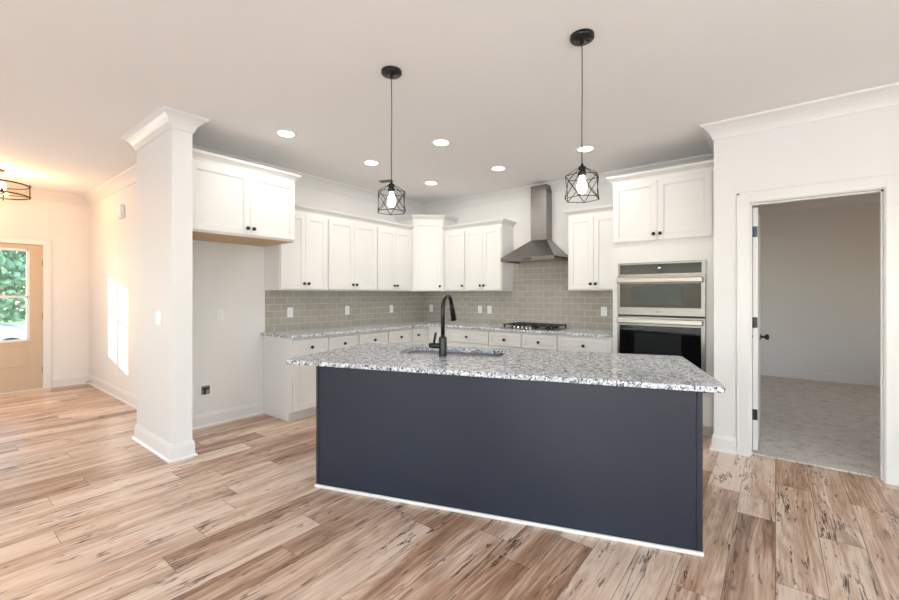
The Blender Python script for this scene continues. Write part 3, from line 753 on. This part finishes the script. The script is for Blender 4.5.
# faucet
fu, fn = -1.069+2.10, 2.950-2.41
fb = IP(-1.069, 2.950)
fc = thing('kitchen_faucet', 'matte black gooseneck pull-down faucet on the island', 'faucet', (*fb, .880), IA)
MB().lathe([(0, 0), (.030, 0), (.030, .004), (.0300, .006), (.0300, .136), (.028, .142), (.019, .146), (.016, .16), (0, .16)], 24).build('base', M['black'], fc)
pts = [(0, 0, .14), (0, 0, .350)]; Rr = .105
for i in range(1, 13):
    a = PI - PI*i/12*.90
    pts.append((0, Rr+Rr*cos(a), .350+Rr*sin(a)*1.0))
MB().tube(pts, .0155, 14).build('spout', M['black'], fc)
e = Vector(pts[-1]); dd = (Vector(pts[-1])-Vector(pts[-2])).normalized()
MB().tube([e-dd*.005, e+dd*.02, e+dd*.05, e+dd*.135, e+dd*.14], [.0165, .018, .021, .0245, .02], 16).build('spray_head', M['black'], fc)
hb = MB().tube([(-.02, 0, .075), (-.105, 0, .075), (-.109, 0, .075)], [.021, .021, .017], 16).build('valve', M['black'], fc)
MB().tube([(-.074, 0, .085), (-.056, -.004, .172), (-.055, -.004, .176)], [.009, .010, .007], 12).build('lever', M['black'], hb)

# ------------------------------------------------------------------ ceiling lights
def can_light(x, y, label):
    t = thing('recessed_light', label, 'ceiling light', (x, y, ZC), 0, 'recessed kitchen ceiling lights')
    MB().lathe([(.072, 0), (.095, 0), (.094, -.004), (.080, -.006), (.072, -.004), (.072, 0)], 32).build('trim_ring', M['plastic'], t)
    MB().lathe([(0, -.0035), (.072, -.0035), (.072, -.001), (0, -.001)], 32).build('lens', M['lens'], t)
    lamp('light_source', 'AREA', (0, 0, -.008), CAN_W, CAN_COL, (0, 0, 0), t, shape='DISK', size=.14)
for x, y, lb in ((-3.50, 2.06, 'round recessed light nearest the stub wall'), (-3.53, 3.10, 'round recessed light left of the left pendant cord'),
                 (-2.53, 3.10, 'round recessed light right of the left pendant, nearest the camera'), (-2.53, 4.15, 'round recessed light in front of the range hood'),
                 (-3.555, 4.15, 'round recessed light deepest, above the corner cabinet'), (-1.50, 4.13, 'round recessed light behind the right pendant cord')):
    can_light(x, y, lb)
t = thing('ceiling_vent', 'small flat grey ceiling vent behind the left pendant', 'vent', (-3.945, 3.715, ZC), math.radians(20))
MB().box(-.09, .09, -.05, .05, -.008, 0, .002).build('frame', M['vent'], t)
q = MB()
for i in range(5): q.box(-.08, .08, -.036+i*.018-.003, -.036+i*.018+.003, -.0095, -.0075)
q.build('slats', M['slot'], t)

def pendant(x, y, label, rot):
    t = thing('pendant_light', label, 'pendant light', (x, y, ZC), rot, 'pendant lights over the island')
    MB().lathe([(0, 0), (.066, 0), (.066, -.018), (.060, -.024), (.012, -.026), (.010, -.045), (0, -.045)], 32).build('ceiling_canopy', M['black'], t)
    q = MB()
    for a in (0, PI): q.lathe([(0, -.024), (.006, -.024), (.006, -.029), (0, -.029)], 10, at(.035*cos(a), .035*sin(a), 0))
    q.build('canopy_screws', M['black'], t)
    zt, zb = -.790, -.922
    MB().tube([(0, 0, -.03), (.0015, .001, -.3), (-.001, 0, -.55), (0, 0, -.74)], .0028, 8).build('cord', M['black'], t)
    MB().lathe([(0, -.722), (.006, -.722), (.010, -.737), (.021, -.741), (.0215, -.785), (.019, -.790), (0, -.790)], 20).build('socket', M['black'], t)
    r = .0021; R1 = .100; q = MB()
    top = [(R1*.97*cos(2*PI*i/6), R1*.97*sin(2*PI*i/6), zt-.006) for i in range(6)]
    bot = [(R1*cos(2*PI*i/6), R1*sin(2*PI*i/6), zb) for i in range(6)]
    for i in range(6):
        j = (i+1) % 6
        q.tube([top[i], top[j]], r, 6); q.tube([bot[i], bot[j]], r, 6)
        mid = [(top[i][k]+top[j][k]+bot[i][k]+bot[j][k])/4*.97 if k < 2 else (top[i][k]+bot[i][k])/2 for k in range(3)]
        for p in (top[i], top[j], bot[i], bot[j]): q.tube([p, mid], r, 6)
        if i % 2 == 0: q.tube([(.018*cos(2*PI*i/6), .018*sin(2*PI*i/6), -.745), top[i]], r, 6)
        else: q.tube([(.018*cos(2*PI*i/6), .018*sin(2*PI*i/6), -.745), top[i]], r*.9, 6)
    q.build('wire_cage', M['cage'], t)
    MB().lathe([(.013, -.788), (.014, -.800), (.022, -.822), (.028, -.846), (.027, -.868), (.017, -.888), (0, -.895)], 20).build('light_bulb', M['bulb'], t)
pendant(-1.977, 1.908, 'left one of the two black wire-cage pendant lights', .35)
pendant(-.860, 2.312, 'right one of the two black wire-cage pendant lights', .75)

# foyer drum light
fl = thing('foyer_ceiling_light', 'bronze drum ceiling light with seeded glass in the foyer', 'ceiling light', (-7.16, .56, ZC))
MB().lathe([(0, 0), (.075, 0), (.075, -.012), (.06, -.02), (.010, -.022), (.010, -.16), (0, -.16)], 28).build('canopy_stem', M['bronze'], fl)
R1 = .275; z1, z2 = -.165, -.300
def ring(q, R, z, h, w=.004, seg=48): q.lathe([(R-w, z), (R+w, z), (R+w, z+h), (R-w, z+h), (R-w, z)], seg)
q = MB(); ring(q, R1, z1-.008, .014); ring(q, R1, z2, .014)
for i in range(4):
    a = PI/4+i*PI/2+.5; c_, s_ = cos(a), sin(a)
    q.tube([((R1+.006)*c_, (R1+.006)*s_, z1+.022), ((R1+.006)*c_, (R1+.006)*s_, z2-.018)], .006, 8)
    q.tube([((R1+.022)*c_, (R1+.022)*s_, z1), ((R1-.02)*c_, (R1-.02)*s_, z1)], .0045, 6)
    q.tube([((R1+.022)*c_, (R1+.022)*s_, z2+.006), (0, 0, z2+.012)], .0045, 6)
q.tube([(0, 0, -.02), (0, 0, z2-.02)], .007, 10).lathe([(0, z2-.03), (.012, z2-.02), (.012, z2-.008), (.0, z2)], 14)
q.build('drum_frame', M['bronze'], fl)
MB().lathe([(R1-.008, z2+.010), (R1-.008, z1)], 48).build('glass_shade', M['drum'], fl)
for i in range(3):
    a = 2*PI*i/3+.4
    MB().tube([(0, 0, z2+.03), (.09*cos(a), .09*sin(a), z2+.03), (.10*cos(a), .10*sin(a), z2+.05)], .006, 8).lathe([(0, 0), (.016, 0), (.016, .035), (0, .035)], 14, at(.1*cos(a), .1*sin(a), z2+.04)).build('lamp_holder', M['bronze'], fl)
    MB().lathe([(.012, 0), (.028, .03), (.030, .05), (.020, .07), (0, .076)], 16, at(.1*cos(a), .1*sin(a), z2+.072)).build('light_bulb', M['warm_bulb'], fl)
lamp('light_source', 'POINT', (0, 0, z1-.02), 33, (1, .49, .17), parent=fl, shadow_soft_size=.06)

# ------------------------------------------------------------------ outside the front door
GZ = -.55
struct(MB().box(-70, XF-2.6, -45, 45, GZ-.2, GZ).box(XF-2.6, XF-.15, -45, -4, GZ-.2, GZ).box(XF-2.6, XF-.15, 6, 45, GZ-.2, GZ).build('ground', M['lawn']), 'front lawn', 'lawn')
struct(MB().box(-26, -13.5, -8, 10, GZ, GZ+.02).build('ground_driveway', M['drive']), 'pale concrete drive', 'driveway')
struct(MB().box(XF-2.6, XF-.151, -4, 6, GZ-.2, -.03).build('porch_floor', M['drive']), 'porch slab', 'porch')
struct(MB().box(XF-3.0, XF-.151, -4.2, 6, 2.37, 2.6).box(XF-2.9, XF-2.75, -3.9, -3.75, 0-.03, 2.37).box(XF-2.9, XF-2.75, 4.6, 4.75, -.03, 2.37).build('porch_roof', M['trim']), 'porch roof', 'porch')
def tree(name, label, cat, x, y, h, rad, m, seed, n=2600, trunk=True, z0=1.0, ls=.22):
    rnd = random.Random(seed); t = thing(name, label, cat, (x, y, GZ), 0, None)
    if trunk:
        q = MB().tube([(0, 0, 0), (.05, 0, h*.35), (.0, .1, h*.7)], [.2, .15, .07], 10)
        for k in range(5):
            a = rnd.random()*6.28; q.tube([(0.03, 0, h*(.3+.07*k)), (rad*.5*cos(a), rad*.5*sin(a), h*(.5+.08*k))], [.07, .03], 7)
        q.build('trunk', M['bark'], t)
    q = MB(); bm = q.bm
    blobs = [(rnd.uniform(-1, 1)*rad*.55, rnd.uniform(-1, 1)*rad*.55, rnd.uniform(z0+rad*.3, h-rad*.35), rnd.uniform(.4, .62)*rad) for _ in range(12)]
    for i in range(n):
        bx, by, bz, br = rnd.choice(blobs); v = Vector((rnd.gauss(0, 1), rnd.gauss(0, 1), rnd.gauss(0, 1))).normalized()*br*rnd.uniform(.6, 1.05)
        c = Vector((bx, by, max(bz+v.z, .15))) + Vector((v.x, v.y, 0))
        a = Vector((rnd.gauss(0, 1), rnd.gauss(0, 1), rnd.gauss(0, 1))).normalized(); b = a.cross(Vector((rnd.gauss(0, 1), rnd.gauss(0, 1), rnd.gauss(0, 1)))).normalized()
        s_ = ls*rnd.uniform(.6, 1.2)
        vs = [bm.verts.new(c+p) for p in (a*s_, b*s_*.45+a*.0, -a*s_*.8, -b*s_*.45)]
        bm.faces.new(vs)
    q.build('foliage', m, t)
tree('leafy_tree', 'green leafy tree seen through the door glass, left and nearest', 'tree', -22.5, .9, 6.4, 2.6, M['leaf'], 1, 4200)
tree('leafy_tree', 'green leafy tree seen through the door glass, behind on the right', 'tree', -26.0, 4.4, 7.5, 3.2, M['leaf2'], 2, 4200)
tree('leafy_tree', 'large green tree farther back outside the front door', 'tree', -30.0, -2.2, 8.5, 3.8, M['leaf'], 3, 3600)
tree('leafy_shrub', 'light green shrub right of the parked car outside', 'shrub', -19.2, 3.3, 1.8, .9, M['leaf2'], 4, 1500, False, .0, .13)
struct(MB().box(-11.45, -11.2, -9, -1.9, GZ, 3.0).build('sun_blocker_wall', M['wall']), 'unseen wall added beside the porch to block the sun', 'sun blocker')  # unseen blocker, added to keep low sun out of the added front window
# parked car (side on, nose to the right)
cr_ = thing('parked_car', 'pale silver car parked outside beyond the front door', 'car', (-18.0, .25, GZ), 0)
prof = [(-2.2, .35), (-2.25, .75), (-2.1, .95), (-1.55, 1.05), (-1.05, 1.42), (.25, 1.45), (.95, 1.05), (1.75, .92), (2.15, .75), (2.2, .38)]
q = MB(); bm = q.bm
secs = []
for sx, ins in ((-.86, 0), (-.80, .0), (.80, .0), (.86, 0)):
    secs.append([bm.verts.new((sx*(1 if z < 1.0 else .84), y, z)) for y, z in prof])
for a, b in zip(secs, secs[1:]):
    for i in range(len(prof)-1): f = bm.faces.new((a[i], a[i+1], b[i+1], b[i]))
    bm.faces.new((a[-1], a[0], b[0], b[-1]))
bm.faces.new(secs[0]); bm.faces.new(secs[-1][::-1])
q.build('car_body', M['carpaint'], cr_)
for sx in (-1, 1):
    q = MB(); x = sx*.800
    q.hexa([(x*1.07, -1.42, 1.05), (x*1.07, -.42, 1.05), (x*.925, -.42, 1.38), (x*.925, -.98, 1.36)], [(x*1.02, -1.42, 1.05), (x*1.02, -.42, 1.05), (x*.88, -.42, 1.38), (x*.88, -.98, 1.36)])
    q.hexa([(x*1.07, -.34, 1.05), (x*1.07, .78, 1.05), (x*.925, .22, 1.38), (x*.925, -.34, 1.38)], [(x*1.02, -.34, 1.05), (x*1.02, .78, 1.05), (x*.88, .22, 1.38), (x*.88, -.34, 1.38)])
    q.build('side_window', M['carglass'], cr_)
MB().hexa([(-.66, .31, 1.425), (.66, .31, 1.425), (.74, .90, 1.10), (-.74, .90, 1.10)], [(-.66, .33, 1.435), (.66, .33, 1.435), (.74, .92, 1.11), (-.74, .92, 1.11)]).build('windscreen', M['carglass'], cr_)
for sx in (-1, 1):
    for y in (-1.38, 1.38):
        w_ = MB().lathe([(.20, 0), (.32, .01), (.33, .05), (.33, .17), (.32, .21), (.20, .22)], 24, at(sx*.68 if sx > 0 else sx*.90, y, .33) @ RYm()).build('wheel', M['rubber'], cr_)
        MB().lathe([(0, .19 if sx > 0 else .03), (.2, .20 if sx > 0 else .02), (.2, .205 if sx > 0 else .015), (0, .20 if sx > 0 else .02)], 20, at(sx*.68 if sx > 0 else sx*.90, y, .33) @ RYm()).build('hubcap', M['chrome'], w_)
